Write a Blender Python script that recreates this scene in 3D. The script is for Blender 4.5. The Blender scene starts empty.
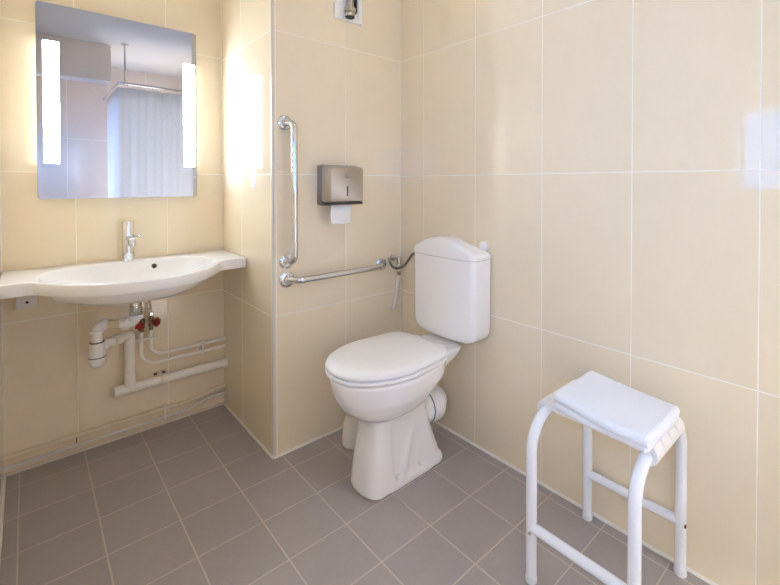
import bpy, bmesh, math, random
from mathutils import Vector, Matrix, noise
random.seed(7)
PI = math.pi
sc = bpy.context.scene
COL = sc.collection

# ------------------------------------------------------------------ materials
def srgb(r, g, b):
    f = lambda c: (c / 255 / 12.92) if c / 255 <= .04045 else ((c / 255 + .055) / 1.055) ** 2.4
    return (f(r), f(g), f(b), 1)

def new_mat(name):
    m = bpy.data.materials.new(name); m.use_nodes = True
    nt = m.node_tree
    for n in list(nt.nodes): nt.nodes.remove(n)
    out = nt.nodes.new('ShaderNodeOutputMaterial')
    b = nt.nodes.new('ShaderNodeBsdfPrincipled')
    nt.links.new(b.outputs[0], out.inputs[0])
    return m, nt, b

def plain(name, col, rough=.4, metal=0., var=.04, scale=30., bump=0., coat=0., spec=.5, sub=0.):
    """principled material with a little procedural tone variation"""
    m, nt, b = new_mat(name)
    N, L = nt.nodes, nt.links
    tc = N.new('ShaderNodeTexCoord')
    nz = N.new('ShaderNodeTexNoise'); nz.inputs['Scale'].default_value = scale; nz.inputs['Detail'].default_value = 4
    L.new(tc.outputs['Object'], nz.inputs['Vector'])
    mr = N.new('ShaderNodeMapRange'); mr.inputs[3].default_value = 1 - var; mr.inputs[4].default_value = 1 + var * .4
    L.new(nz.outputs[0], mr.inputs[0])
    mx = N.new('ShaderNodeVectorMath'); mx.operation = 'SCALE'; mx.inputs[0].default_value = col[:3]
    L.new(mr.outputs[0], mx.inputs['Scale'])
    L.new(mx.outputs[0], b.inputs['Base Color'])
    b.inputs['Roughness'].default_value = rough
    b.inputs['Metallic'].default_value = metal
    b.inputs['Specular IOR Level'].default_value = spec
    if coat: b.inputs['Coat Weight'].default_value = coat; b.inputs['Coat Roughness'].default_value = .05
    if sub:
        b.inputs['Subsurface Weight'].default_value = sub; b.inputs['Subsurface Radius'].default_value = (.01, .01, .01)
    if bump:
        bp = N.new('ShaderNodeBump'); bp.inputs['Strength'].default_value = bump; bp.inputs['Distance'].default_value = .002
        L.new(nz.outputs[0], bp.inputs['Height']); L.new(bp.outputs[0], b.inputs['Normal'])
    return m

def emit(name, col, strength):
    m = bpy.data.materials.new(name); m.use_nodes = True
    nt = m.node_tree
    for n in list(nt.nodes): nt.nodes.remove(n)
    out = nt.nodes.new('ShaderNodeOutputMaterial'); e = nt.nodes.new('ShaderNodeEmission')
    e.inputs[0].default_value = col; e.inputs[1].default_value = strength
    nt.links.new(e.outputs[0], out.inputs[0])
    return m

def tile_mat(name, tile_col, grout_col, w, h, gw, x0, y0, z0, rough, mode='wall', mottle=.035, streak=.03, rough_var=.0):
    """rectangular tiles with grout, laid by world position; the face normal picks which pair of axes"""
    m, nt, b = new_mat(name)
    N, L = nt.nodes, nt.links
    def math_(op, a, c=None, clamp=False):
        n = N.new('ShaderNodeMath'); n.operation = op; n.use_clamp = clamp
        for i, v in enumerate((a, c)):
            if v is None: continue
            if isinstance(v, (int, float)): n.inputs[i].default_value = v
            else: L.new(v, n.inputs[i])
        return n.outputs[0]
    g = N.new('ShaderNodeNewGeometry')
    sp = N.new('ShaderNodeSeparateXYZ'); L.new(g.outputs['Position'], sp.inputs[0])
    X, Y, Z = sp.outputs
    if mode == 'wall':
        sn = N.new('ShaderNodeSeparateXYZ'); L.new(g.outputs['True Normal'], sn.inputs[0])
        isx = math_('GREATER_THAN', math_('ABSOLUTE', sn.outputs[0]), .5)
        ux = math_('DIVIDE', math_('SUBTRACT', X, x0), w)
        uy = math_('DIVIDE', math_('SUBTRACT', Y, y0), w)
        u = math_('ADD', math_('MULTIPLY', uy, isx), math_('MULTIPLY', ux, math_('SUBTRACT', 1, isx)))
        v = math_('DIVIDE', math_('SUBTRACT', Z, z0), h)
    else:
        u = math_('DIVIDE', math_('SUBTRACT', X, x0), w)
        v = math_('DIVIDE', math_('SUBTRACT', Y, y0), h)
    def edge(t, size):
        fr = math_('FRACT', t)
        return math_('MULTIPLY', math_('MINIMUM', fr, math_('SUBTRACT', 1, fr)), size)
    d = math_('MINIMUM', edge(u, w), edge(v, h))
    mr = N.new('ShaderNodeMapRange'); mr.inputs[1].default_value = gw * .35; mr.inputs[2].default_value = gw * .62
    L.new(d, mr.inputs[0])
    mask = mr.outputs[0]                        # 0 in the joint, 1 on the tile
    cell = N.new('ShaderNodeCombineXYZ'); L.new(math_('FLOOR', u), cell.inputs[0]); L.new(math_('FLOOR', v), cell.inputs[1])
    wn = N.new('ShaderNodeTexWhiteNoise'); L.new(cell.outputs[0], wn.inputs[0])
    nz = N.new('ShaderNodeTexNoise'); nz.inputs['Scale'].default_value = 9; nz.inputs['Detail'].default_value = 8; nz.inputs['Roughness'].default_value = .65
    L.new(g.outputs['Position'], nz.inputs['Vector'])
    mp = N.new('ShaderNodeMapping'); mp.inputs['Scale'].default_value = (110, 110, 22) if mode == 'wall' else (60, 60, 60)
    L.new(g.outputs['Position'], mp.inputs[0])
    n2 = N.new('ShaderNodeTexNoise'); n2.inputs['Scale'].default_value = 1; n2.inputs['Detail'].default_value = 2
    L.new(mp.outputs[0], n2.inputs['Vector'])
    s = math_('ADD', 1, math_('MULTIPLY', math_('SUBTRACT', nz.outputs[0], .5), mottle * 2))
    s = math_('ADD', s, math_('MULTIPLY', math_('SUBTRACT', n2.outputs[0], .5), streak * 2))
    s = math_('ADD', s, math_('MULTIPLY', math_('SUBTRACT', wn.outputs[0], .5), .03))
    tc = N.new('ShaderNodeVectorMath'); tc.operation = 'SCALE'; tc.inputs[0].default_value = tile_col[:3]; L.new(s, tc.inputs['Scale'])
    mx = N.new('ShaderNodeMix'); mx.data_type = 'RGBA'
    L.new(mask, mx.inputs[0]); mx.inputs[6].default_value = grout_col; L.new(tc.outputs[0], mx.inputs[7])
    L.new(mx.outputs[2], b.inputs['Base Color'])
    rr = N.new('ShaderNodeMapRange'); rr.inputs[3].default_value = .75; rr.inputs[4].default_value = rough
    L.new(mask, rr.inputs[0]); L.new(rr.outputs[0], b.inputs['Roughness'])
    if mode == 'wall': b.inputs['Specular IOR Level'].default_value = .75
    ht = mask if mode == 'wall' else math_('ADD', mask, math_('MULTIPLY', nz.outputs[0], .02))
    bp = N.new('ShaderNodeBump'); bp.inputs['Strength'].default_value = .35; bp.inputs['Distance'].default_value = .0015
    L.new(ht, bp.inputs['Height']); L.new(bp.outputs[0], b.inputs['Normal'])
    return m

WALL_C = srgb(242, 226, 196)
GROUT_W = srgb(250, 245, 235)
TW = .3368
M = {}
M['tile_right'] = tile_mat('tile_right', WALL_C, GROUT_W, TW, .5985, .0031, 1.097, 1.583 - TW, 1.1965, .022, streak=.012)
M['tile_back'] = tile_mat('tile_back', WALL_C, GROUT_W, TW, .600, .0028, 1.097, 2.122, 1.1985, .045, streak=.012)
M['tile_alcove'] = tile_mat('tile_alcove', WALL_C, GROUT_W, .340, .603, .0031, .152, 2.3, 1.206, .06, streak=.012)
M['tile_left'] = tile_mat('tile_left', WALL_C, GROUT_W, TW, .603, .003, .152, 2.1, 1.206, .025, streak=.012)
M['tile_front'] = tile_mat('tile_front', srgb(226, 215, 208), GROUT_W, TW, .603, .003, .30, 2.1, 1.01, .12)
M['floor'] = tile_mat('floor_tile', srgb(169, 161, 157), srgb(203, 190, 177), .2026, .2026, .0048, -.032, 2.0673, 0, .30, 'floor', .09, .05)
M['ceiling'] = plain('ceiling_paint', srgb(228, 228, 230), .8, bump=.1)
M['bulk'] = plain('bulkhead_paint', srgb(240, 229, 220), .6)
M['ceramic'] = plain('white_ceramic', srgb(248, 245, 242), .10, var=.012, scale=6, coat=.3)
M['basin'] = plain('basin_resin', srgb(244, 242, 240), .16, var=.012, scale=6)
M['plastic'] = plain('white_plastic', srgb(246, 244, 241), .28, var=.02)
M['ivory'] = plain('ivory_plastic', srgb(236, 229, 214), .35, var=.04)
M['pvc'] = plain('pvc_pipe', srgb(248, 243, 233), .38, var=.06, scale=18)
M['yellowed'] = plain('yellowed_pvc', srgb(226, 211, 176), .4, var=.05)
M['painted'] = plain('painted_pipe', srgb(250, 244, 232), .42, var=.06, scale=25)
M['greyled'] = plain('grey_sealant', srgb(222, 212, 196), .6, var=.15, scale=22)
M['sealant'] = plain('white_sealant', srgb(240, 234, 224), .45, var=.05)
M['chrome'] = plain('chrome', (.70, .71, .73, 1), .07, 1., var=.01)
M['steel'] = plain('brushed_steel', (.50, .47, .44, 1), .34, 1., var=.05, scale=60)
M['brass'] = plain('tarnished_brass', (.35, .27, .17, 1), .32, 1., var=.15)
M['dark'] = plain('dark_rubber', (.025, .023, .022, 1), .6)
M['red'] = plain('red_handle', srgb(150, 32, 22), .4, var=.1)
M['stool'] = plain('white_powder_coat', srgb(240, 241, 244), .24, var=.015)
M['seat'] = plain('stool_seat_plastic', srgb(243, 240, 236), .38, var=.015)
M['towel'] = plain('towelling', srgb(243, 244, 248), .95, var=.06, scale=260, bump=.9, spec=.1)
M['paper'] = plain('tissue_paper', srgb(246, 242, 238), .9, var=.02)
M['curtain'] = plain('curtain_cloth', srgb(236, 240, 250), .8, var=.02)
M['rust'] = plain('rust_spot', srgb(92, 60, 40), .8)
m, nt, b = new_mat('curtain_cloth')
nt.nodes.remove(b); N, L = nt.nodes, nt.links
df = N.new('ShaderNodeBsdfDiffuse'); tl = N.new('ShaderNodeBsdfTranslucent'); ms = N.new('ShaderNodeMixShader'); ms.inputs[0].default_value = .45
nz = N.new('ShaderNodeTexNoise'); nz.inputs['Scale'].default_value = 60; rp = N.new('ShaderNodeValToRGB')
rp.color_ramp.elements[0].color = srgb(232, 235, 242); rp.color_ramp.elements[1].color = srgb(246, 248, 252)
L.new(nz.outputs[0], rp.inputs[0]); L.new(rp.outputs[0], df.inputs[0]); L.new(rp.outputs[0], tl.inputs[0])
L.new(df.outputs[0], ms.inputs[1]); L.new(tl.outputs[0], ms.inputs[2]); L.new(ms.outputs[0], [n for n in N if n.type == 'OUTPUT_MATERIAL'][0].inputs[0])
M['curtain'] = m
# mirror glass
m, nt, b = new_mat('mirror_glass')
b.inputs['Base Color'].default_value = (.51, .525, .56, 1); b.inputs['Metallic'].default_value = 1; b.inputs['Roughness'].default_value = .012
M['mirror'] = m
M['glass_edge'] = plain('mirror_edge', srgb(190, 205, 200), .2)
M['strip'] = emit('strip_light', (.68, .81, 1.0, 1), 68.0)
M['halo'] = emit('halo_light', (.9, .95, 1.0, 1), 5.0)
M['lamp'] = emit('lamp_glow', (1.0, .85, .62, 1), 7.0)
M['sky'] = emit('daylight_pane', (.11, .39, 1.0, 1), 11.5)  # fill glow added beside the frosted half, out of view
M['sky2'] = emit('shower_pane', (1.0, .95, .89, 1), 26.0)  # invented source that backlights the curtain for fill
M['frosted'] = emit('frosted_pane', (.14, .42, 1.0, 1), 5.6)

# ------------------------------------------------------------------ mesh builder
class MB:
    def __init__(s): s.bm = bmesh.new()
    def poly(s, vs, faces):
        v = [s.bm.verts.new(p) for p in vs]
        for f in faces:
            try: s.bm.faces.new([v[i] for i in f])
            except ValueError: pass
        return v
    def box(s, a, b, bev=0., seg=2):
        bm = bmesh.new()
        bmesh.ops.create_cube(bm, size=1)
        a, b = Vector(a), Vector(b)
        for v in bm.verts: v.co = Vector(((a[i] + b[i]) / 2 + v.co[i] * (b[i] - a[i]) for i in range(3)))
        if bev: bmesh.ops.bevel(bm, geom=bm.edges[:], offset=bev, segments=seg, profile=.5, affect='EDGES')
        s.merge(bm); return s
    def merge(s, bm, mat=None):
        if mat is not None: bm.transform(mat)
        me = bpy.data.meshes.new('t'); bm.to_mesh(me); bm.free(); s.bm.from_mesh(me); bpy.data.meshes.remove(me)
    def loft(s, rings, cap0=True, cap1=True, closed=True):
        """rings: lists of points of equal length"""
        n = len(rings[0]); V = [[s.bm.verts.new(p) for p in r] for r in rings]
        for a, b in zip(V, V[1:]):
            for i in range(n if closed else n - 1):
                j = (i + 1) % n
                try: s.bm.faces.new((a[i], a[j], b[j], b[i]))
                except ValueError: pass
        if cap0: s.bm.faces.new(V[0][::-1])
        if cap1: s.bm.faces.new(V[-1])
        return s
    def tube(s, pts, r, seg=16, cap=True):
        pts = [Vector(p) for p in pts]
        rs = r if isinstance(r, (list, tuple)) else [r] * len(pts)
        t0 = (pts[1] - pts[0]).normalized()
        up = Vector((0, 0, 1)) if abs(t0.z) < .9 else Vector((1, 0, 0))
        nrm = t0.cross(up).normalized()
        rings = []
        for i, p in enumerate(pts):
            t = ((pts[min(i + 1, len(pts) - 1)] - pts[max(i - 1, 0)])).normalized()
            nrm = (nrm - t * nrm.dot(t)).normalized()
            bn = t.cross(nrm)
            rings.append([p + (nrm * math.cos(2 * PI * k / seg) + bn * math.sin(2 * PI * k / seg)) * rs[i] for k in range(seg)])
        s.loft(rings, cap, cap); return s
    def lathe(s, prof, at=(0, 0, 0), axis='z', seg=32, cap=True):
        """prof: (radius, height) pairs along the axis from `at`"""
        ax = Vector(axis) if not isinstance(axis, str) else {'x': Vector((1, 0, 0)), 'y': Vector((0, 1, 0)), 'z': Vector((0, 0, 1)),
              '-x': Vector((-1, 0, 0)), '-y': Vector((0, -1, 0)), '-z': Vector((0, 0, -1))}[axis]
        ax = ax.normalized()
        q = Vector((0, 0, 1)).rotation_difference(ax).to_matrix()
        at = Vector(at)
        rings = [[at + q @ Vector((r * math.cos(2 * PI * k / seg), r * math.sin(2 * PI * k / seg), h)) for k in range(seg)] for r, h in prof]
        s.loft(rings, cap, cap); return s
    def prism(s, outline, d0, d1, axis='y'):
        """outline of 2-D points extruded between d0 and d1 along an axis"""
        def P(p, d): return {'y': (p[0], d, p[1]), 'x': (d, p[0], p[1]), 'z': (p[0], p[1], d)}[axis]
        s.loft([[P(p, d0) for p in outline], [P(p, d1) for p in outline]]); return s
    def build(s, name, mat, parent=None, angle=35, origin=None, mods=None):
        bmesh.ops.recalc_face_normals(s.bm, faces=s.bm.faces[:])
        me = bpy.data.meshes.new(name)
        if origin is not None: s.bm.transform(Matrix.Translation(-Vector(origin)))
        s.bm.to_mesh(me); s.bm.free()
        if mods:
            o = bpy.data.objects.new('tmp', me); COL.objects.link(o)
            mods(o)
            dg = bpy.context.evaluated_depsgraph_get()
            m2 = bpy.data.meshes.new_from_object(o.evaluated_get(dg)); 
            bpy.data.objects.remove(o); bpy.data.meshes.remove(me); me = m2; me.name = name
            me.materials.clear()
        for p in me.polygons: p.use_smooth = True
        if angle < 180: me.set_sharp_from_angle(angle=math.radians(angle))
        me.materials.append(M[mat] if isinstance(mat, str) else mat)
        o = bpy.data.objects.new(name, me); COL.objects.link(o)
        if parent is not None:
            o.parent = parent
            o.matrix_parent_inverse = Matrix.Translation(-parent.location)
            if origin is not None: o.location = origin
        elif origin is not None: o.location = origin
        return o

def tag(o, label, cat, group=None):
    o['label'] = label; o['category'] = cat
    if group: o['group'] = group
    return o
def thing(name, loc, label, cat, group=None):
    o = bpy.data.objects.new(name, None); COL.objects.link(o); o.location = loc; o.empty_display_size = .05
    return tag(o, label, cat, group)
def struct(o): o['kind'] = 'structure'; return o

def fillet(pts, r, n=8):
    """round the inner corners of a polyline"""
    P = [Vector(p) for p in pts]; out = [P[0]]
    for i in range(1, len(P) - 1):
        rr = r[i - 1] if isinstance(r, (list, tuple)) else r
        a = (P[i - 1] - P[i]).normalized(); b = (P[i + 1] - P[i]).normalized()
        ang = a.angle(b)
        t = min(rr / math.tan(ang / 2), (P[i - 1] - P[i]).length * .49 if i > 1 else (P[i - 1] - P[i]).length * .95,
                (P[i + 1] - P[i]).length * .49 if i < len(P) - 2 else (P[i + 1] - P[i]).length * .95)
        rad = t * math.tan(ang / 2)
        c = P[i] + (a + b).normalized() * (rad / math.sin(ang / 2))
        s0 = P[i] + a * t - c; s1 = P[i] + b * t - c
        tot = s0.angle(s1)
        axis = s0.cross(s1).normalized()
        for k in range(n + 1): out.append(c + Matrix.Rotation(tot * k / n, 3, axis) @ s0)
    out.append(P[-1]); return out

def spline(pts, n=10):
    P = [Vector(p) for p in pts]; P = [P[0] * 2 - P[1]] + P + [P[-1] * 2 - P[-2]]
    out = []
    for i in range(1, len(P) - 2):
        for k in range(n):
            t = k / n
            out.append(.5 * ((2 * P[i]) + (P[i + 1] - P[i - 1]) * t + (2 * P[i - 1] - 5 * P[i] + 4 * P[i + 1] - P[i + 2]) * t * t
                             + (3 * P[i] - P[i - 1] - 3 * P[i + 1] + P[i + 2]) * t ** 3))
    out.append(P[-2]); return out

def rrect(x0, y0, x1, y1, r, n=6):
    out = []
    rs = r if isinstance(r, (list, tuple)) else [r] * 4
    for (cx, cy, a, q) in ((x1 - rs[0], y1 - rs[0], 0, rs[0]), (x0 + rs[1], y1 - rs[1], 90, rs[1]), (x0 + rs[2], y0 + rs[2], 180, rs[2]), (x1 - rs[3], y0 + rs[3], 270, rs[3])):
        for k in range(n + 1):
            t = math.radians(a + 90 * k / n); out.append((cx + q * math.cos(t), cy + q * math.sin(t)))
    return out

# ------------------------------------------------------------------ room
XR, YB, XP, YA, XL, YF, ZC = 1.4301, 1.7677, .7443, 2.3965, -.0765, -1.0, 2.4
struct(MB().box((XL - .25, YF - .15, -.12), (XR + .15, YA + .15, 0)).build('floor', 'floor'))
struct(MB().box((XL - .25, YF - .15, ZC), (XR + .15, YA + .15, ZC + .12)).build('ceiling', 'ceiling'))
struct(MB().box((XR, YF - .15, 0), (XR + .15, YB, ZC)).build('wall_right', 'tile_right'))
struct(MB().box((XP, YB, 0), (XR + .15, YA + .15, ZC)).build('wall_back', 'tile_back'))
struct(MB().box((XL - .25, YA, 0), (XP, YA + .15, ZC)).build('wall_alcove', 'tile_alcove'))
struct(MB().box((XL - .25, YF - .15, 0), (XR, YF, ZC)).build('wall_front', 'tile_front'))
WY0, WY1, WZ0, WZ1 = -.80, .600, 1.119, 1.584
b = MB()
b.box((XL - .25, YF, 0), (XL, YA, WZ0)); b.box((XL - .25, YF, WZ1), (XL, YA, ZC))
b.box((XL - .25, YF, WZ0), (XL, WY0, WZ1)); b.box((XL - .25, WY1, WZ0), (XL, YA, WZ1))
struct(b.build('wall_left', 'tile_left'))
# frosted window in the left wall; its brighter half is added fill light
b = MB(); xo = XL - .20
b.box((xo - .02, WY0, WZ0), (xo + .03, WY0 + .03, WZ1)); b.box((xo - .02, WY1 - .012, WZ0), (xo + .03, WY1, WZ1))
b.box((xo - .02, WY0, WZ0), (xo + .03, WY1, WZ0 + .012)); b.box((xo - .02, WY0, WZ1 - .012), (xo + .03, WY1, WZ1))
wf = struct(b.build('window_1', 'plastic'))
MB().box((xo - .004, WY0 + .03, WZ0 + .012), (xo + .004, .34, WZ1 - .012)).build('clear_pane', 'sky', wf)  # unseen glowing half, added to brighten the room
MB().box((xo - .004, .37, WZ0 + .012), (xo + .004, WY1 - .012, WZ1 - .012)).build('frosted_pane', 'frosted', wf)
MB().box((xo - .02, .34, WZ0), (xo + .03, .37, WZ1)).build('mullion', 'plastic', wf)
# made-up window behind the curtain, added to lift the shadows
b = MB(); fx0, fx1, fz0, fz1 = .76, 1.24, .12, 1.60
for a_, c_ in (((fx0, fz0), (fx1, fz0 + .05)), ((fx0, fz1 - .05), (fx1, fz1)), ((fx0, fz0 + .05), (fx0 + .05, fz1 - .05)), ((fx1 - .05, fz0 + .05), (fx1, fz1 - .05))):
    b.box((a_[0], YF, a_[1]), (c_[0], YF + .04, c_[1]), .004)
wg = struct(b.build('window_2', 'plastic'))
MB().box((fx0 + .05, YF + .008, fz0 + .05), (fx1 - .05, YF + .016, fz1 - .05)).build('pane', 'sky2', wg)
# boxed-in bulkhead behind the camera, seen in the mirror
struct(MB().box((XL, -.28, 2.075), (.56, -.10, ZC), .004).build('trim_1', 'bulk'))
# corner trim and silicone beads
def bead(n, p0, p1, r=.0045, mat='sealant'):
    return struct(MB().tube([p0, p1], r, 10).build(n, mat))
struct(MB().box((XP - .0012, YB - .0012, 0), (XP + .0075, YB + .0075, ZC), .0006, 1).build('trim_2', plain('corner_profile', srgb(214, 208, 198), .35)))
bead('trim_3', (XR, YF, .001), (XR, YB, .001), .0075)
bead('trim_4', (XP, YB, .001), (XR, YB, .001), .0075)
bead('trim_5', (XP, YB, .001), (XP, YA, .001), .0075)
bead('trim_6', (XL, .6, .001), (XL, YA, .001), .007)
bead('trim_7', (XR, YB, 0), (XR, YB, ZC), .0025)
bead('trim_8', (XP, YA, 0), (XP, YA, ZC), .0025)
bead('trim_10', (XL, YA, 0), (XL, YA, ZC), .0025)
struct(MB().prism([(YA, 0), (YA, .009), (YA - .006, .007), (YA - .011, .003), (YA - .013, 0)], XL, XP, 'x').build('trim_9', 'greyled'))

# ------------------------------------------------------------------ mirror with strip lights
MX0, MX1, MZ0, MZ1 = .030, .615, 1.094, 1.897
mir = thing('illuminated_mirror', ((MX0 + MX1) / 2, YA - .001, MZ0), 'frameless rectangular wall mirror with two glowing vertical light strips, above the washbasin', 'mirror')
MB().box((MX0 + .012, YA - .032, MZ0 + .012), (MX1 - .012, YA, MZ1 - .012)).build('light_box', 'plastic', mir)
ol = rrect(MX0, MZ0, MX1, MZ1, .012, 4)
MB().prism(ol, YA - .0365, YA - .0325).build('glass_body', 'glass_edge', mir)
MB().prism(rrect(MX0 + .0015, MZ0 + .0015, MX1 - .0015, MZ1 - .0015, .011, 4), YA - .0375, YA - .0365).build('mirror_face', 'mirror', mir)
for x0, x1 in ((.051, .101), (.557, .606)):
    MB().prism(rrect(x0, 1.242, x1, 1.742, .004, 3), YA - .0386, YA - .0375).build('light_strip', 'strip', mir)
for xa, xb in ((MX0 + .0105, MX0 + .012), (MX1 - .012, MX1 - .0105)):
    MB().box((xa, YA - .028, 1.238), (xb, YA - .006, 1.746)).build('side_diffuser', 'halo', mir)

# ------------------------------------------------------------------ washbasin
ZT = .815
CXB, CYB = .318, 2.115
half = [(0, 1.813), (.06, 1.816), (.10, 1.825), (.15, 1.850), (.197, 1.888), (.23, 1.924), (.258, 1.962), (.28, 1.994), (.297, 2.020), (.308, 2.034), (.322, 2.041), (.345, 2.043), (.425, 2.043)]
fr = [Vector((x, y, 0)) for x, y in half]
fr = spline(fr, 6)
right = [(CXB + p.x, p.y) for p in fr if CXB + p.x < .728] + [(.732, 2.0435), (.736, 2.047), (.738, 2.052)]
left = [(XL + .001, 2.043)] + [(CXB - p.x, p.y) for p in fr if CXB - p.x > XL + .003][::-1]
outline = [(XL + .001, YA - .001)] + left[:-1] + right + [(.7425, YA - .001)]
def ray_out(ang):
    d = Vector((math.cos(ang), math.sin(ang))); best = None
    n = len(outline)
    for i in range(n):
        a = Vector(outline[i]); e = Vector(outline[(i + 1) % n]) - a
        den = d.x * e.y - d.y * e.x
        if abs(den) < 1e-12: continue
        w = a - Vector((CXB, CYB))
        t = (w.x * e.y - w.y * e.x) / den; u = (w.x * d.y - w.y * d.x) / den
        if t > 0 and -1e-6 <= u <= 1 + 1e-6 and (best is None or t < best): best = t
    return best
angs = set(2 * PI * k / 160 for k in range(160))
for p in outline[::2] + [outline[0], outline[-1]]:
    angs.add(math.atan2(p[1] - CYB, p[0] - CXB) % (2 * PI))
angs = sorted(angs)
angs = [a for i, a in enumerate(angs) if i == 0 or a - angs[i - 1] > 1e-3]
def inner(ang, g=1.):
    # bowl opening: wide lens, straighter at the back
    c, s = math.cos(ang), math.sin(ang)
    a = .292; bq = .200 if s > 0 else .30
    n = 3.0 if s > 0 else 2.3
    return g / ((abs(c) / a) ** n + (abs(s) / bq) ** n) ** (1 / n)
O = [ray_out(a) for a in angs]; I = [min(inner(a), o - .020) for a, o in zip(angs, O)]
def ring(rad, z): return [(CXB + r * math.cos(a), CYB + r * math.sin(a), z) for a, r in zip(angs, rad)]
rings = [ring([.022 for i in I], .716)]
for g, z in ((.3, .719), (.55, .726), (.72, .736), (.85, .754), (.93, .777), (.975, .799), (.992, .808), (1.01, .8138), (1.03, ZT)):
    rings.append(ring([min(i * g, o - .006) for i, o in zip(I, O)], z))
rings += [ring([o - .006 for o in O], ZT), ring([o - .002 for o in O], ZT - .0015), ring(O, ZT - .006), ring(O, ZT - .040), ring([o - .003 for o in O], ZT - .044)]
U = [min(i * .93, o - .03) for i, o in zip(I, O)]
rings += [ring(U, ZT - .045)]
for g, z in ((.98, .756), (.92, .735), (.78, .716), (.5, .704), (.25, .700), (.09, .699)):
    rings.append(ring([u * g for u in U], z))
basin = MB().loft(rings, True, True).build('wash_basin', 'basin', angle=50)
tag(basin, 'wide white bow-fronted washbasin with side shelves, fixed below the mirror', 'washbasin')
from mathutils.bvhtree import BVHTree
bvh = BVHTree.FromPolygons([v.co.copy() for v in basin.data.vertices], [tuple(f.vertices) for f in basin.data.polygons])
hp, hn, _i, _d = bvh.ray_cast(Vector((.418, CYB, .782)), Vector((0, 1, 0)))
if hn.y > 0: hn = -hn
MB().lathe([(.0105, -.003), (.0125, .001), (.0125, .002), (.0095, .0035), (.0085, .001)], hp, hn, 24).build('overflow_ring', 'chrome', basin)
MB().lathe([(.0088, -.002), (.0088, .0016)], hp, hn, 20).build('overflow_hole', 'dark', basin)
MB().lathe([(.030, 0), (.030, .003), (.024, .005), (.021, .002), (.018, .006), (.0, .009)], (CXB, CYB, .716), 'z', 28, False).build('waste_plug', 'chrome', basin)

# tap
TX, TY = .326, 2.338
tap = thing('basin_tap', (TX, TY, ZT), 'short chrome mixer tap standing on the back ledge of the washbasin', 'tap')
MB().lathe([(.0265, 0), (.0265, .003), (.0235, .006), (.0235, .172), (.0225, .175), (0, .176)], (TX, TY, ZT), 'z', 36, False).build('tap_body', 'chrome', tap)
b = MB(); b.tube(fillet([(TX, TY - .012, ZT + .098), (TX + .004, TY - .088, ZT + .100), (TX + .004, TY - .091, ZT + .080)], .012), .0115, 20)
b.build('spout', 'chrome', tap)
b = MB(); b.lathe([(.0125, 0), (.0125, .012)], (TX + .004, TY - .091, ZT + .072), 'z', 20); b.build('aerator', 'chrome', tap)
b = MB(); b.tube(spline([(TX + .018, TY - .010, ZT + .112), (TX + .030, TY - .022, ZT + .110), (TX + .040, TY - .034, ZT + .106)], 5), [.0055] * 5 + [.0045] * 6, 12); b.build('lever', 'chrome', tap)

# ------------------------------------------------------------------ waste trap under the basin
tr = thing('bottle_trap', (.2, 2.22, .40), 'white plastic bottle trap with elbow pipe hanging under the washbasin', 'drain trap')
TPX, TPY = .325, 2.160
MB().lathe([(.030, 0), (.030, .004), (.020, .006), (.020, .050), (.0225, .052), (.0225, .090), (.020, .094)], (TPX, TPY, .700), '-z', 28).build('waste_fitting', 'chrome', tr)
b = MB(); b.lathe([(.026, 0), (.027, .003), (.027, .016), (.024, .018)], (TPX, TPY, .610), '-z', 24)
b.tube(fillet([(TPX, TPY, .60), (TPX, TPY, .578), (.275, 2.19, .578)], .022), .019, 20); b.build('elbow', 'plastic', tr)
b = MB(); b.lathe([(.024, 0), (.026, .002), (.026, .02), (.023, .022)], (.302, 2.168, .578), Vector((-.050, .040, 0)), 18); b.build('slip_nut', 'plastic', tr)
b = MB(); b.tube([(.290, 2.178, .578), (.232, 2.211, .578)], .0165, 20); b.build('cross_pipe', 'yellowed', tr)
b = MB(); b.tube(fillet([(.240, 2.206, .578), (.203, 2.225, .578), (.203, 2.225, .530)], .024), .018, 20)
b.lathe([(.022, 0), (.024, .002), (.024, .016), (.021, .018)], (.236, 2.2085, .578), Vector((-.037, .019, 0)), 18); b.build('elbow', 'plastic', tr)
BX, BY = .203, 2.225
b = MB(); b.lathe([(.023, 0), (.025, .002), (.025, .012), (.019, .014), (.019, .060)], (BX, BY, .558), '-z', 24); b.build('neck', 'plastic', tr)
b = MB(); b.lathe([(.022, 0), (.024, -.003), (.025, -.006), (.0285, -.056), (.0285, -.058)], (BX, BY, .506), 'z', 28); b.build('bottle', 'plastic', tr)
b = MB(); b.lathe([(.023, 0), (.0245, .001), (.0245, .0025), (.023, .0035)], (BX, BY, .506), 'z', 28); b.build('seal_ring', 'dark', tr)
b = MB(); b.lathe([(.0292, 0), (.0292, -.003)], (BX, BY, .449), 'z', 28); b.build('seal_ring', 'dark', tr)
b = MB(); b.lathe([(.0295, 0), (.0295, -.010), (.0275, -.020), (.022, -.034), (.013, -.041), (0, -.043)], (BX, BY, .446), 'z', 28, False); b.build('bottle_cup', 'plastic', tr)
b = MB(); b.tube([(BX + .02, BY + .012, .486), (.258, 2.268, .486)], .016, 18)
b.lathe([(.019, 0), (.021, .002), (.021, .02), (.019, .022)], (BX + .024, BY + .016, .486), Vector((.055, .043, 0)), 18); b.build('outlet_nut', 'plastic', tr)

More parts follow.
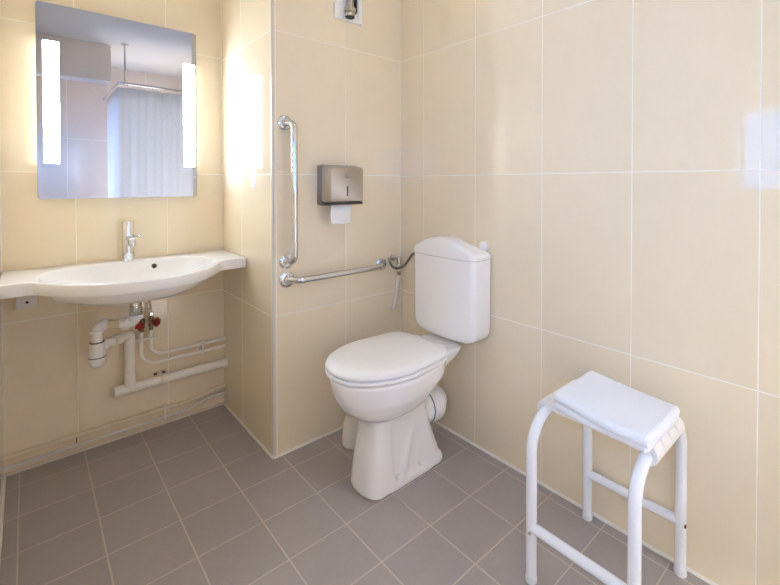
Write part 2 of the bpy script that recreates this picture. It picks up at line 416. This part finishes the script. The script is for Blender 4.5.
wp = thing('waste_pipe', (.45, 2.34, .2), 'thick cream waste pipe dropping from the trap and running right along the alcove wall', 'pipe')
PY_ = 2.350
b = MB(); b.tube(fillet([(.262, 2.270, .484), (.300, 2.305, .484), (.330, PY_, .484), (.330, PY_, .23)], [.05, .035], 6), .0205, 22)
b.build('drop_pipe', 'pvc', wp)
b = MB(); b.lathe([(.0225, 0), (.0225, .03)], (.268, 2.275, .484), Vector((.038, .035, 0)), 20); b.build('socket', 'pvc', wp)
b = MB(); b.lathe([(.0228, 0), (.0228, .042)], (.330, PY_, .255), 'z', 20)
b.build('socket', 'pvc', wp)
b = MB(); b.tube([(.278, PY_, .232), (XP, PY_, .232)], .0205, 24); b.build('run_pipe', 'pvc', wp)
for xa, xb_, rr in ((.272, .31, .0228), (.60, .665, .0224), (.724, XP - .0005, .0235)):
    b = MB(); b.tube([(xa, PY_, .232), (xb_, PY_, .232)], rr, 24); b.build('socket', 'pvc', wp)
b = MB(); b.tube([(.447, PY_, .232), (.459, PY_, .232)], .0232, 24); b.box((.447, PY_ + .018, .226), (.459, YA, .240)); b.box((.449, PY_ - .003, .254), (.457, YA - .004, .262), .001); b.build('pipe_clip', 'ivory', wp)
for xa, xb_ in ((.430, .442), (.464, .478)):
    b = MB(); b.box((xa, YA - .010, .246), (xb_, YA, .254), .001); b.build('clip_screw', 'rust', wp)

# ------------------------------------------------------------------ supply valves and pipes
def valve(x, y, z, rot, hose_top, label, handle_c):
    v = thing('shutoff_valve', (x, y, z), label, 'valve', 'red-handled valves under the washbasin')
    b = MB(); b.lathe([(.0085, -.03), (.0085, -.012), (.0115, -.011), (.0115, -.002), (.009, 0), (.010, .012), (.013, .014), (.013, .026), (.009, .028), (.008, .045)], (x, y, z), 'z', 14); b.build('valve_body', 'brass', v)
    d = Vector((math.sin(rot), -math.cos(rot), 0))
    b = MB(); b.tube([Vector((x, y, z + .006)), Vector((x, y, z + .006)) + d * .022], .006, 12); b.build('spindle', 'brass', v)
    c = Vector((x, y, z + .006)) + d * .022
    q = Vector((0, 0, 1)).rotation_difference(d).to_matrix().to_4x4()
    bm = bmesh.new()
    seg = 40; r1 = []
    for k in range(seg):                       # a lobed hand wheel
        t = 2 * PI * k / seg; r = .0185 + .003 * math.cos(6 * t); r1.append((r * math.cos(t), r * math.sin(t)))
    bb = MB(); bb.loft([[(a * .9, c_ * .9, 0) for a, c_ in r1], [(a, c_, .002) for a, c_ in r1], [(a, c_, .009) for a, c_ in r1], [(a * .85, c_ * .85, .012) for a, c_ in r1], [(a * .4, c_ * .4, .010) for a, c_ in r1]])
    bb.bm.transform(Matrix.Translation(c) @ q); bm.free()
    bb.build('hand_wheel', 'red', v)
    b = MB(); b.tube(spline([(x, y, z + .040), (x + (hose_top[0] - x) * .15, y, z + .09), ((x + hose_top[0]) / 2, (y + hose_top[1]) / 2, z + .14), hose_top], 8), .0055, 12); b.build('flexible_hose', 'steel', v)
    b = MB(); b.lathe([(.009, 0), (.009, .014), (.007, .016)], (x, y, z + .036), 'z', 6); b.build('hose_nut', 'chrome', v)
valve(.377, 2.345, .508, -.45, (.352, 2.322, .752), 'red-handled shut-off valve under the basin, left one beside the trap', .5)
valve(.412, 2.340, .512, .75, (.388, 2.330, .745), 'red-handled shut-off valve under the basin, right one farther from the trap', .5)
b = MB(); b.tube(fillet([(.377, 2.345, .50), (.377, 2.368, .44), (.377, 2.368, .315), (XP + .0, 2.368, .315)], [.06, .062], 10), .0075, 14)
tag(b.build('water_pipe', 'painted'), 'thin white water pipe curving from left valve, lower of the two', 'pipe', 'water pipes under the washbasin')
b = MB(); b.tube(fillet([(.414, 2.340, .515), (.414, 2.368, .46), (.414, 2.368, .352), (XP + .0, 2.368, .352)], [.06, .055], 10), .0075, 14)
tag(b.build('water_pipe', 'painted'), 'thin white water pipe curving from right valve, upper of the two', 'pipe', 'water pipes under the washbasin')
b = MB(); b.box((.350, 2.356, .431), (.436, 2.364, .442), .002); b.box((.372, 2.358, .43), (.382, YA, .443), .001); b.box((.409, 2.358, .43), (.419, YA, .443), .001)
tag(b.build('pipe_bracket', 'ivory'), 'small white bar bracket across the two pipes just below the red valves', 'bracket')
b = MB(); b.box((.630, 2.357, .288), (.640, 2.362, .372), .002); b.box((.630, 2.36, .328), (.640, YA, .340), .001); b.box((.628, 2.374, .300), (.642, YA, .325), .001); b.box((.628, 2.374, .342), (.642, YA, .365), .001)
tag(b.build('pipe_clip', 'ivory'), 'white double clip holding the two thin water pipes to the wall near the pier', 'pipe clip')
# low pipes by the floor
LY = 2.377
b = MB(); b.tube(fillet([(XL, LY, .079), (.49, LY, .079), (.57, LY, .076), (.66, LY, .088), (.70, LY, .1), (XP, LY, .1)], [.2, .2, .2, .1], 6), .0075, 14)
tag(b.build('heating_pipe', plain('cream_pipe', srgb(240, 224, 196), .42, var=.06)), 'thin cream pipe along the foot of the alcove wall, upper of the pair', 'pipe', 'low pipes along the alcove wall')
b = MB(); b.tube(fillet([(XL, LY, .037), (.49, LY, .036), (.56, LY, .036), (.655, LY, .058), (.69, LY, .066), (XP, LY, .066)], [.2, .2, .2, .1], 6), .0078, 14)
tag(b.build('heating_pipe', plain('greyed_pipe', srgb(228, 221, 212), .4, var=.08)), 'thin greyish pipe along the foot of the alcove wall, lower of the pair', 'pipe', 'low pipes along the alcove wall')
def lowclip(x, lab, mat):
    b = MB(); b.box((x - .005, 2.365, .022), (x + .005, 2.370, .095), .002); b.box((x - .005, 2.368, .052), (x + .005, YA, .064), .001); b.box((x - .008, 2.386, .06), (x + .004, YA, .09), .001); b.box((x - .008, 2.386, .02), (x + .004, YA, .045), .001)
    tag(b.build('pipe_clip', mat), lab, 'pipe clip')
lowclip(.470, 'cream clip holding the two low pipes just above the floor', 'ivory')
b = MB(); b.box((.144, 2.3865, .042), (.1465, YA, .070)); tag(b.build('pipe_hook', 'rust'), 'small dark nail hook between the two low pipes at the left', 'hook')
# junction box
jb = thing('junction_box', (-.005, YA, .66), 'small white junction box on the wall under the left end of the washbasin', 'junction box')
MB().box((-.038, YA - .036, .660), (.028, YA, .712), .004).build('box_body', 'plastic', jb)
b = MB(); b.lathe([(.005, 0), (.005, .002)], (-.004, YA - .036, .684), '-y', 16); b.build('screw', 'dark', jb)

# ------------------------------------------------------------------ grab rails
def flange(par, x, z, r=.031):
    b = MB(); b.lathe([(r, 0), (r, .004), (r * .9, .007), (r * .55, .009), (.0165, .012), (.0155, .020)], (x, YB, z), '-y', 32)
    f = b.build('flange', 'chrome', par)
    for k in range(3):
        t = PI / 2 + 2 * PI * k / 3
        b = MB(); b.lathe([(.0042, 0), (.0042, .002), (.0025, .003)], (x + r * .7 * math.cos(t), YB - .0070, z + r * .7 * math.sin(t)), '-y', 12); b.build('screw', 'steel', f)
GR = .0135
g1 = thing('grab_rail', (.803, YB, .825), 'vertical chrome grab rail on the wall left of the towel dispenser', 'grab rail', 'chrome grab rails')
flange(g1, .798, 1.417); flange(g1, .802, .826)
MB().tube(fillet([(.798, YB - .012, 1.417), (.814, YB - .058, 1.414), (.814, YB - .058, .829), (.802, YB - .012, .826)], .030, 8), GR, 20).build('bar', 'chrome', g1)
g2 = thing('grab_rail', (.805, YB, .75), 'horizontal chrome grab rail running along the wall towards the cistern', 'grab rail', 'chrome grab rails')
flange(g2, .805, .749, .034); flange(g2, 1.304, .749, .031)
MB().tube(fillet([(.805, YB - .010, .749), (.832, YB - .060, .749), (1.268, YB - .058, .749), (1.304, YB - .010, .749)], .030, 8), GR, 20).build('bar', 'chrome', g2)

# ------------------------------------------------------------------ towel dispenser
td = thing('towel_dispenser', (1.035, YB, 1.06), 'small brushed metal paper towel dispenser on the wall above the horizontal grab rail', 'towel dispenser')
dx0, dx1, dz0, dz1 = .949, 1.132, 1.060, 1.242
b = MB(); b.prism(rrect(dx0, dz0, dx1, dz1, .010, 5), YB - .040, YB)
b.build('housing', plain('dark_steel', (.30, .275, .25, 1), .35, 1.), td)
rg = []
for y, i, zb, zt_ in ((YB - .0385, .002, .012, .002), (YB - .098, .004, .014, .009), (YB - .108, .010, .020, .017)):
    rg.append([(px, y, pz) for px, pz in rrect(dx0 + i, dz0 + zb, dx1 - i, dz1 - zt_, .012, 5)])
rg2 = [(px, y, pz) for px, y, pz in rg[-1]]
b = MB(); b.loft(rg); b.build('front_cover', 'steel', td, angle=50)
b = MB(); b.box((1.0365, YB - .1095, 1.102), (1.0435, YB - .1075, 1.148), .0008, 1); b.build('level_window', 'dark', td)
b = MB(); b.loft([[(1.042 + .017 * math.cos(2 * PI * k / 28), y, 1.192 + .0085 * math.sin(2 * PI * k / 28)) for k in range(28)] for y in (YB - .108, YB - .1088)]); b.build('badge', plain('badge', (.42, .39, .36, 1), .25, 1.), td)
b = MB(); b.box((dx0 + .004, YB - .100, dz0 + .004), (dx1 - .004, YB - .040, dz0 + .0145), .003); b.build('bottom_trim', plain('trim_dark', (.10, .09, .08, 1), .4, .6), td)
b = MB(); b.lathe([(.0045, 0), (.0045, .002)], (1.042, YB - .075, dz1 - .004), 'z', 14); b.build('lock', 'chrome', td)
b = MB()
n = 8; rows = []
for j in range(9):
    z = 1.082 - .103 * j / 8
    rows.append([(.976 + .100 * i / n + .002 * math.sin(j * .9), YB - .066 - .010 * math.sin(j / 8 * 1.7) - .0015 * math.sin(i * 1.3 + j), z + .0022 * math.sin(i * 1.1) * (j / 8)) for i in range(n + 1)])
for dy in (0,):
    V = [[b.bm.verts.new(p) for p in r] for r in rows]
    for a, c in zip(V, V[1:]):
        for i in range(n): b.bm.faces.new((a[i], a[i + 1], c[i + 1], c[i]))
def solid(t):
    def f(o):
        s = o.modifiers.new('s', 'SOLIDIFY'); s.thickness = t
    return f
tag(b.build('paper_towel', 'paper', mods=solid(.0015)), 'white paper towel hanging out of the bottom of the metal dispenser', 'paper towel')

# ------------------------------------------------------------------ recessed shower valve niche at the top
nv = thing('flush_valve', (1.11, YB, 1.92), 'white wall plate with exposed metal valve fitting, high above the towel dispenser', 'valve plate')
b = MB()
px0, px1, pz0, pz1 = 1.036, 1.186, 1.924, 2.13
def pr(i, y): return [(p, y, q) for p, q in rrect(px0 + i, pz0 + i, px1 - i, pz1 - i, max(.006 - i * .3, .002), 4)]
b.loft([pr(0, YB), pr(0, YB - .008), pr(.002, YB - .010), pr(.020, YB - .010), pr(.023, YB - .004)])
b.build('plate', 'plastic', nv)
vx, vy = 1.108, YB - .026
b = MB(); b.lathe([(.016, 0), (.016, .19)], (vx, vy, 1.965), 'z', 20); b.build('inlet_pipe', 'steel', nv)
b = MB(); b.lathe([(.022, 0), (.029, .004), (.029, .020), (.022, .024)], (vx, vy, 1.958), 'z', 6); b.build('hex_nut', 'steel', nv)
b = MB(); b.lathe([(0, 0), (.012, .0), (.021, .003), (.023, .018), (.018, .022)], (vx, vy, 1.937), 'z', 20); b.build('outlet_cap', 'chrome', nv)
b = MB(); b.lathe([(.019, 0), (.0222, .004)], (vx, vy, 1.935), 'z', 20); b.build('seal_ring', 'dark', nv)
b = MB(); b.tube(fillet([(vx + .033, vy + .004, 2.13), (vx + .033, vy + .004, 1.972), (vx + .018, vy + .004, 1.955)], .008), .0075, 12); b.build('side_hose', 'dark', nv)
# ------------------------------------------------------------------ angle valve in the corner
av = thing('angle_valve', (1.375, YB, .77), 'chrome angle valve with dark hose in the corner behind the cistern', 'valve')
b = MB(); b.lathe([(.020, 0), (.020, .004), (.010, .006), (.0095, .045)], (1.380, YB, .772), '-y', 20); b.lathe([(.012, -.016), (.012, .016)], (1.380, YB - .05, .762), 'z', 16)
b.lathe([(.009, 0), (.009, .03)], (1.380, YB - .05, .755), 'z', 14); b.build('valve_body', 'chrome', av)
b = MB(); b.tube([(1.380, YB - .05, .776), (1.330, YB - .055, .778)], .0065, 12); b.lathe([(.010, 0), (.010, .022)], (1.336, YB - .054, .7785), '-x', 6); b.build('handle', 'steel', av)
b = MB(); b.tube(spline([(1.300, YB - .075, .770), (1.322, YB - .075, .742), (1.352, YB - .080, .732), (1.385, YB - .085, .742), (1.398, YB - .105, .772), (1.403, YB - .135, .806), (1.406, YB - .180, .812), (1.404, YB - .229, .802)], 8), .0058, 12); b.build('hose', plain('braided_hose', (.22, .2, .17, 1), .4, .8), av)
b = MB(); b.tube([(1.408, YB - .012, .735), (1.412, YB - .012, .69), (1.374, YB - .012, .515), (1.370, YB + .0, .510)], .0080, 12); b.build('supply_pipe', 'painted', av)
b = MB(); b.lathe([(.009, 0), (.009, .02)], (1.4105, YB - .012, .680), 'z', 12); b.build('collar', 'brass', av)

# ------------------------------------------------------------------ toilet
YT = 1.352
toilet = thing('toilet', (1.08, YT, 0), 'white close-coupled toilet with its lid closed, standing against the right wall', 'toilet')
def egg(x0, x1, hw, nf=2.0, nb=3.0, taper=.0, xc=None, z=0, n=56, yc=YT):
    xc = xc if xc is not None else x0 + (x1 - x0) * .48
    out = []
    for k in range(n):
        t = 2 * PI * k / n
        c, s = math.cos(t), math.sin(t)
        nn = nb if c > 0 else nf
        x = (abs(c) ** (2 / nn)) * ((x1 - xc) if c > 0 else -(xc - x0))
        y = math.copysign(abs(s) ** (2 / nn), s) * hw
        if c > 0: y *= 1 - taper * (x / (x1 - xc))
        out.append((xc + x, yc + y, z))
    return out
b = MB()
# bowl
b.loft([egg(.95, 1.10, .050, z=.262), egg(.912, 1.13, .082, z=.272), egg(.882, 1.15, .107, z=.285), egg(.855, 1.168, .128, z=.303), egg(.829, 1.19, .148, z=.330), egg(.808, 1.225, .166, z=.367),
        egg(.797, 1.255, .175, z=.400, xc=1.03), egg(.791, 1.275, .180, taper=.15, z=.43, xc=1.03), egg(.790, 1.28, .181, taper=.15, z=.448, xc=1.03)])
# shelf under the cistern
b.loft([egg(1.16, 1.29, .085, 4, 5, z=.39), egg(1.13, 1.345, .105, 4, 5, z=.425), egg(1.10, 1.366, .118, 4, 5, z=.455), egg(1.11, 1.363, .115, 4, 5, z=.466)])
# web below the shelf
b.loft([egg(1.06, 1.170, .052, 4, 6, z=.25), egg(1.08, 1.190, .058, 4, 6, z=.32), egg(1.10, 1.235, .075, 4, 6, z=.38), egg(1.12, 1.275, .080, 4, 6, z=.42)])
# front column
b.loft([egg(.886, 1.02, .093, 2.6, 4, z=0), egg(.886, 1.02, .093, 2.6, 4, z=.02), egg(.898, 1.01, .083, 2.6, 4, z=.12), egg(.912, 1.01, .075, 2.6, 4, z=.20), egg(.916, 1.02, .074, 2.6, 4, z=.26), egg(.90, 1.05, .080, 2.6, 4, z=.29)])
# rear fin and plinth
b.loft([egg(.95, 1.262, .084, 5, 7, z=0), egg(.95, 1.248, .080, 5, 7, z=.06), egg(.95, 1.212, .070, 5, 7, z=.16), egg(.95, 1.185, .068, 5, 7, z=.24), egg(.95, 1.175, .080, 5, 7, z=.31)])
b.loft([egg(.90, 1.266, .095, 3, 8, z=0, xc=1.0), egg(.90, 1.266, .095, 3, 8, z=.024, xc=1.0), egg(.905, 1.260, .088, 3, 8, z=.040, xc=1.0)])
for s in (-1, 1):                                  # moulded trap outline on each side
    b.tube(spline([(1.205, YT + s * .066, .03), (1.185, YT + s * .058, .12), (1.160, YT + s * .048, .215), (1.125, YT + s * .046, .235), (1.085, YT + s * .056, .16), (1.05, YT + s * .068, .07), (1.045, YT + s * .072, .03)], 6), .022, 12)
# outlet horn
b.tube([(1.06, YT, .262), (1.13, YT, .222), (1.235, YT, .200)], [.05, .054, .055], 24)
def remesh(v, it):
    def f(o):
        m_ = o.modifiers.new('r', 'REMESH'); m_.mode = 'VOXEL'; m_.voxel_size = v; m_.use_smooth_shade = True
        s_ = o.modifiers.new('s', 'SMOOTH'); s_.factor = .5; s_.iterations = it
    return f
b.build('pan', 'ceramic', toilet, angle=180, mods=remesh(.0048, 26))
# seat and lid
def lidring(x0, x1, hw, z, taper=.13): return egg(x0, x1, hw + .006, 2.05, 7.5, taper, 1.02, z, 84, YT + .010)
b = MB(); b.loft([lidring(.806, 1.218, .166, .4455), lidring(.800, 1.224, .172, .4505), lidring(.788, 1.234, .183, .4525), lidring(.785, 1.237, .186, .457), lidring(.785, 1.237, .186, .463), lidring(.789, 1.233, .182, .4665), lidring(.800, 1.222, .171, .467), lidring(.802, 1.22, .169, .470)]); b.build('seat', 'plastic', toilet, angle=60)
b = MB(); b.loft([lidring(.802, 1.224, .169, .4695), lidring(.796, 1.230, .175, .4700), lidring(.786, 1.240, .185, .4725), lidring(.784, 1.242, .187, .478), lidring(.787, 1.239, .184, .486), lidring(.797, 1.230, .175, .4925), lidring(.83, 1.20, .15, .498), lidring(.90, 1.14, .09, .5025), lidring(.98, 1.06, .03, .504)]); b.build('lid', 'plastic', toilet, angle=60)
for s in (-1, 1):
    b = MB(); b.lathe([(.011, 0), (.011, .036)], (1.250, YT + s * .075 - .018, .474), 'y', 16); b.lathe([(.013, 0), (.013, .018)], (1.252, YT + s * .075, .456), 'z', 16); b.build('hinge', 'plastic', toilet)
# cistern
YC, HW = 1.3425, .1905
def rear_rr(x0, x1, y0, y1, rf, z):
    """rounded plan with a gently bowed front"""
    ym, hw_ = (y0 + y1) / 2, (y1 - y0) / 2
    out = []
    for p, q in rrect(x0, y0, x1, y1, [.008, rf, rf, .008], 8):
        out.append((p, q, z))
    k = next(i for i in range(len(out)) if out[i][1] < ym and out[i][0] < (x0 + x1) / 2)
    mid = [(x0 - .010 * (1 - (v) ** 2), ym - v * (hw_ - rf), z) for v in (-.8, -.6, -.4, -.2, 0, .2, .4, .6, .8)]
    return out[:k] + mid + out[k:]
xb = XR - .006
ci = MB()
prof = [(.488, .044), (.490, .036), (.495, .026), (.503, .016), (.514, .008), (.528, .003), (.544, .001), (.60, 0), (.70, 0), (.838, -.001)]
ci.loft([rear_rr(1.312 + i * .25, xb, YC - HW + i, YC + HW - i, .028, z) for z, i in prof])
cis = ci.build('cistern', 'ceramic', toilet, angle=50)
b = MB()
pl = rear_rr(1.308, xb, YC - HW - .003, YC + HW + .003, .030, 0)
# lid built as nested rings towards the centre line so the dome follows the plan
rings = [[(x, y, .8405) for x, y, _ in pl]]
cxm = (1.308 + xb) / 2
def prj(x, y, k, e):
    return (cxm + (x - cxm) * k, YC + (y - YC) * (1 - (1 - k) * e), 0)
for k, top in ((1.0, .0), (1.0, .55), (.99, .78), (.965, .90), (.90, .97), (.75, 1.0), (.45, 1.02), (.2, 1.03), (.02, 1.03)):
    r = []
    for x, y, _ in pl:
        X, Y, _z = prj(x, y, k, .35)
        v = (y - YC) / (HW + .003)
        h = .016 + .068 * (1 - min(1, abs((Y - YC) / (HW + .003))) ** 2)
        r.append((X, Y, .842 + h * top))
    rings.append(r)
b.loft(rings); b.build('cistern_lid', 'ceramic', cis, angle=60)
b = MB(); b.loft([[(p, q, z) for p, q, _ in rear_rr(1.3115, xb - .001, YC - HW + .001, YC + HW - .001, .027, 0)] for z in (.8375, .8408)]); b.build('lid_seam', plain('seam_grey', srgb(176, 168, 160), .6), cis)
for x in (1.008, 1.125):
    b = MB(); b.lathe([(.009, 0), (.009, .006), (.006, .010), (0, .011)], (x, YT - .0905 + .004, .050), Vector((0, -.9, .35)), 18, False); b.build('bolt_cap', 'plastic', toilet)
b = MB(); b.lathe([(.057, 0), (.061, .003), (.061, .014), (.064, .018), (.068, .022), (.068, .070), (.066, .080), (.058, .092), (.05, .098)], (1.206, YT, .206), Vector((1, 0, -.05)), 36); b.build('outlet_connector', 'plastic', toilet, angle=40)
b = MB(); b.lathe([(.0685, 0), (.0685, .003)], (1.2245, YT, .205), Vector((1, 0, -.05)), 36); b.build('seal_ring', plain('seal_grey', (.16, .15, .14, 1), .6), toilet)
b = MB(); b.tube(fillet([(1.26, YT, .203), (1.32, YT, .2), (1.32, YB, .2)], .05), .050, 24); b.build('outlet_bend', 'plastic', toilet)
b = MB(); b.lathe([(.021, 0), (.021, .010), (.017, .015), (0, .016)], (XR, 1.192, .889), '-x', 20, False)
tag(b.build('wall_cap', 'plastic'), 'small round white cap on the wall just right of the cistern lid', 'cap')

# ------------------------------------------------------------------ toilet brush holder
bh = thing('brush_holder', (1.062, 1.630, 0), 'cream conical toilet brush holder on the floor behind the toilet', 'brush holder')
b = MB(); b.lathe([(0, 0), (.050, 0), (.055, .006), (.055, .020), (.048, .085), (.038, .124), (.036, .130), (.031, .130), (.029, .120), (.030, .03), (0, .02)], (1.052, 1.628, 0), 'z', 36, False); b.build('holder_cup', 'ivory', bh, angle=40)

# ------------------------------------------------------------------ shower stool
st = thing('shower_stool', (1.23, .56, 0), 'white tubular metal shower stool standing by the right wall with a towel on it', 'stool')
SX0, SX1, SY0, SY1, TR = 1.058, 1.398, .412, .704, .0158
for y in (SY1, SY0):
    b = MB(); b.tube(fillet([(SX0, y, .012), (SX0, y, .476), (SX1, y, .476), (SX1, y, .012)], .098, 12), TR, 22); b.build('leg_frame', 'stool', st)
    for x in (SX0, SX1):
        b = MB(); b.lathe([(.014, 0), (.0172, .002), (.0172, .016), (.016, .018)], (x, y, 0), 'z', 20); b.build('foot', plain('foot_grey', srgb(222, 222, 226), .4), st)
for x, z in ((SX0, .160), (SX1, .158)):
    b = MB(); b.tube([(x, SY0, z), (x, SY1, z)], .0142, 18); sb = b.build('stretcher', 'stool', st)
b = MB(); b.lathe([(.005, 0), (.005, .003)], (SX1 - .009, SY0 - .0135, .155), '-y', 10); b.build('rust_spot', 'rust', st)
b = MB(); b.lathe([(.0048, 0), (.0048, .003)], (SX0 - .0155, SY1 - .005, .152), '-x', 10); b.build('rivet', 'steel', st)
# seat of four slats whose ends hook over the tubes
xs = [1.128 + i * .0515 for i in range(5)]
prof = []
t = .0125; Ro = TR + t
def hook(yc, s):
    pts_o, pts_i = [], []
    for k in range(9):
        a = math.radians(90 - 165 * k / 8)
        pts_o.append((yc + s * Ro * math.cos(a), .476 + Ro * math.sin(a))); pts_i.append((yc + s * (TR + .0004) * math.cos(a), .476 + (TR + .0004) * math.sin(a)))
    return pts_o, pts_i
o1, i1 = hook(SY1, 1); o0, i0 = hook(SY0, -1)
outl = o0[::-1] + o1 + i1[::-1] + i0
seat = MB()
for i in range(4):
    xa, xb_ = xs[i] + .0012, xs[i + 1] - .0012
    loops = []
    for x, sh in ((xa, .002), (xa + .002, 0), (xb_ - .002, 0), (xb_, .002)):
        loops.append([(x, yy + 0, zz - (sh if zz > .47 else 0)) for yy, zz in outl])
    seat.loft(loops)
seat.build('seat', 'seat', st, angle=30)
b = MB(); b.box((xs[0] + .001, SY0, .4815), (xs[-1] - .001, SY1, .4935)); b.build('seat_pan', 'seat', st)

# ------------------------------------------------------------------ folded towel
def slab(b, x0, x1, y0, y1, zb, h, seed, sag, slant=0., ny=28):
    """soft rounded slab of folded towelling, rounded nose at x0"""
    loops = []
    n = 9
    for j in range(ny + 1):
        v = j / ny; y = y0 + (y1 - y0) * v
        e = min(v, 1 - v) / .035; e = min(1, e); k = math.sin(e * PI / 2)
        hh = h * (.55 + .45 * k)
        xa = x0 + .004 * math.sin(seed + v * 6) + slant * v; xb_ = x1 + .003 * math.sin(seed * 2 + v * 5) + slant * v
        zc = zb + hh / 2 + sag(v)
        L = []
        r = hh / 2
        for q in range(n):                       # nose
            a = math.radians(90 + 180 * q / (n - 1)); L.append((xa + r + r * math.cos(a), y, zc + r * math.sin(a)))
        for q in range(1, 8):
            u = q / 8; L.append((xa + r + (xb_ - xa - r) * u, y, zc - r + .0012 * math.sin(9 * u + seed + 5 * v)))
        for q in range(n):
            a = math.radians(270 + 180 * q / (n - 1)); L.append((xb_ - r + r * math.cos(a), y, zc + r * math.sin(a)))
        for q in range(7, 0, -1):
            u = q / 8; L.append((xa + r + (xb_ - xa - r) * u, y, zc + r + .0022 * math.sin(7 * u + seed + 4 * v)))
        loops.append(L)
    b.loft(loops)
b = MB()
slab(b, 1.066, 1.296, .390, .660, .5056, .0250, 1., lambda v: 0.0, .030)
slab(b, 1.050, 1.285, .376, .664, .5245, .0280, 2.3, lambda v: .0050 * (2 * v - 1) ** 2 + .001, .042)
def tw(o):
    s_ = o.modifiers.new('s', 'SUBSURF'); s_.levels = 2; s_.render_levels = 2
    tx = bpy.data.textures.new('pile', 'CLOUDS'); tx.noise_scale = .006; tx.noise_depth = 2
    d_ = o.modifiers.new('d', 'DISPLACE'); d_.texture = tx; d_.strength = .0022; d_.texture_coords = 'LOCAL'; d_.mid_level = .5
tag(b.build('folded_towel', 'towel', angle=180, mods=tw), 'thick white towel folded flat on top of the shower stool', 'towel')

# ------------------------------------------------------------------ shower corner, seen in the mirror
cr = thing('curtain_rail', (.64, .03, 2.03), 'chrome shower rail with ceiling rod holding the curtain, reflected in the mirror', 'curtain rail')
RZ = 2.052
MB().tube(fillet([(.600, YF, RZ), (.600, .03, RZ), (XR, .03, RZ)], .05, 8), .011, 14).build('rail', 'chrome', cr)
b = MB(); b.tube([(.645, .026, RZ), (.645, .026, ZC)], .007, 12); b.lathe([(.03, 0), (.03, .006)], (.645, .026, ZC), '-z', 24); b.build('ceiling_rod', 'chrome', cr)
path = fillet([(.592, -.62, 0), (.592, .03, 0), (1.405, .03, 0)], .03, 6)
lens = [0]
for a_, c_ in zip(path, path[1:]): lens.append(lens[-1] + (c_ - a_).length)
def on_path(d):
    for i in range(len(path) - 1):
        if d <= lens[i + 1] or i == len(path) - 2:
            t = (path[i + 1] - path[i]).normalized(); p = path[i] + t * (d - lens[i]); return p, Vector((-t.y, t.x, 0))
b = MB(); n = 240; rows = []
for j in range(13):
    f = j / 12; R_ = []
    for i in range(n + 1):
        u = i / n; p, nn = on_path(lens[-1] * u)
        w = .009 * (.5 + .5 * f) * math.sin(2 * PI * 10 * u + .9 * math.sin(9 * u)) + .003 * math.sin(2 * PI * 23 * u + f * 2)
        q = p + nn * w
        R_.append((q.x, q.y, 2.016 - 1.9 * f - (.010 * math.sin(PI * ((u * 14) % 1)) if j == 0 else 0)))
    rows.append(R_)
V = [[b.bm.verts.new(p) for p in r] for r in rows]
for a, c in zip(V, V[1:]):
    for i in range(n): b.bm.faces.new((a[i], a[i + 1], c[i + 1], c[i]))
cu = b.build('shower_curtain', 'curtain', mods=solid(.002), angle=180)
tag(cu, 'white shower curtain hanging in folds, seen reflected in the mirror', 'shower curtain')
for i in range(8):
    b = MB(); x = .66 + i * .098
    b.tube([(x + .0, .03 + .017 * math.cos(2 * PI * k / 16), RZ - .006 + .020 * math.sin(2 * PI * k / 16)) for k in range(17)], .0018, 8, False)
    b.build('curtain_ring', 'chrome', cu)

# ------------------------------------------------------------------ ceiling lamp
cl = thing('ceiling_lamp', (1.19, 1.0, ZC), 'round white ceiling lamp glowing above the toilet, close to the right wall', 'ceiling lamp')
MB().lathe([(.13, 0), (.13, .02), (.125, .022)], (1.19, 1.0, ZC), '-z', 40).build('base_ring', 'plastic', cl)
MB().lathe([(.12, .022), (.117, .04), (.10, .058), (.06, .069), (0, .073)], (1.19, 1.0, ZC), '-z', 40, False).build('diffuser', 'lamp', cl)

# ------------------------------------------------------------------ world, camera, view
w = bpy.data.worlds.new('world'); sc.world = w; w.use_nodes = True
w.node_tree.nodes['Background'].inputs[0].default_value = (.5, .6, .8, 1); w.node_tree.nodes['Background'].inputs[1].default_value = .5
cam = bpy.data.cameras.new('camera'); co = bpy.data.objects.new('camera', cam); COL.objects.link(co)
co.location = (0, 0, 1.16); co.rotation_euler = (PI / 2 - .0139, 0, -.7582)
cam.sensor_width = 36; cam.lens = 429.719 * 36 / 780
cam.shift_x = (390 - 433.891) / 780; cam.shift_y = (189.235 - 292.5) / 780
cam.clip_start = .01
sc.camera = co
vs = sc.view_settings
vs.view_transform = 'Standard'; vs.look = 'None'; vs.gamma = 1; vs.use_curve_mapping = False
vs.exposure = 0.0
sc.cycles.max_bounces = 12; sc.cycles.diffuse_bounces = 8; sc.cycles.glossy_bounces = 6
sc.cycles.sample_clamp_indirect = 8
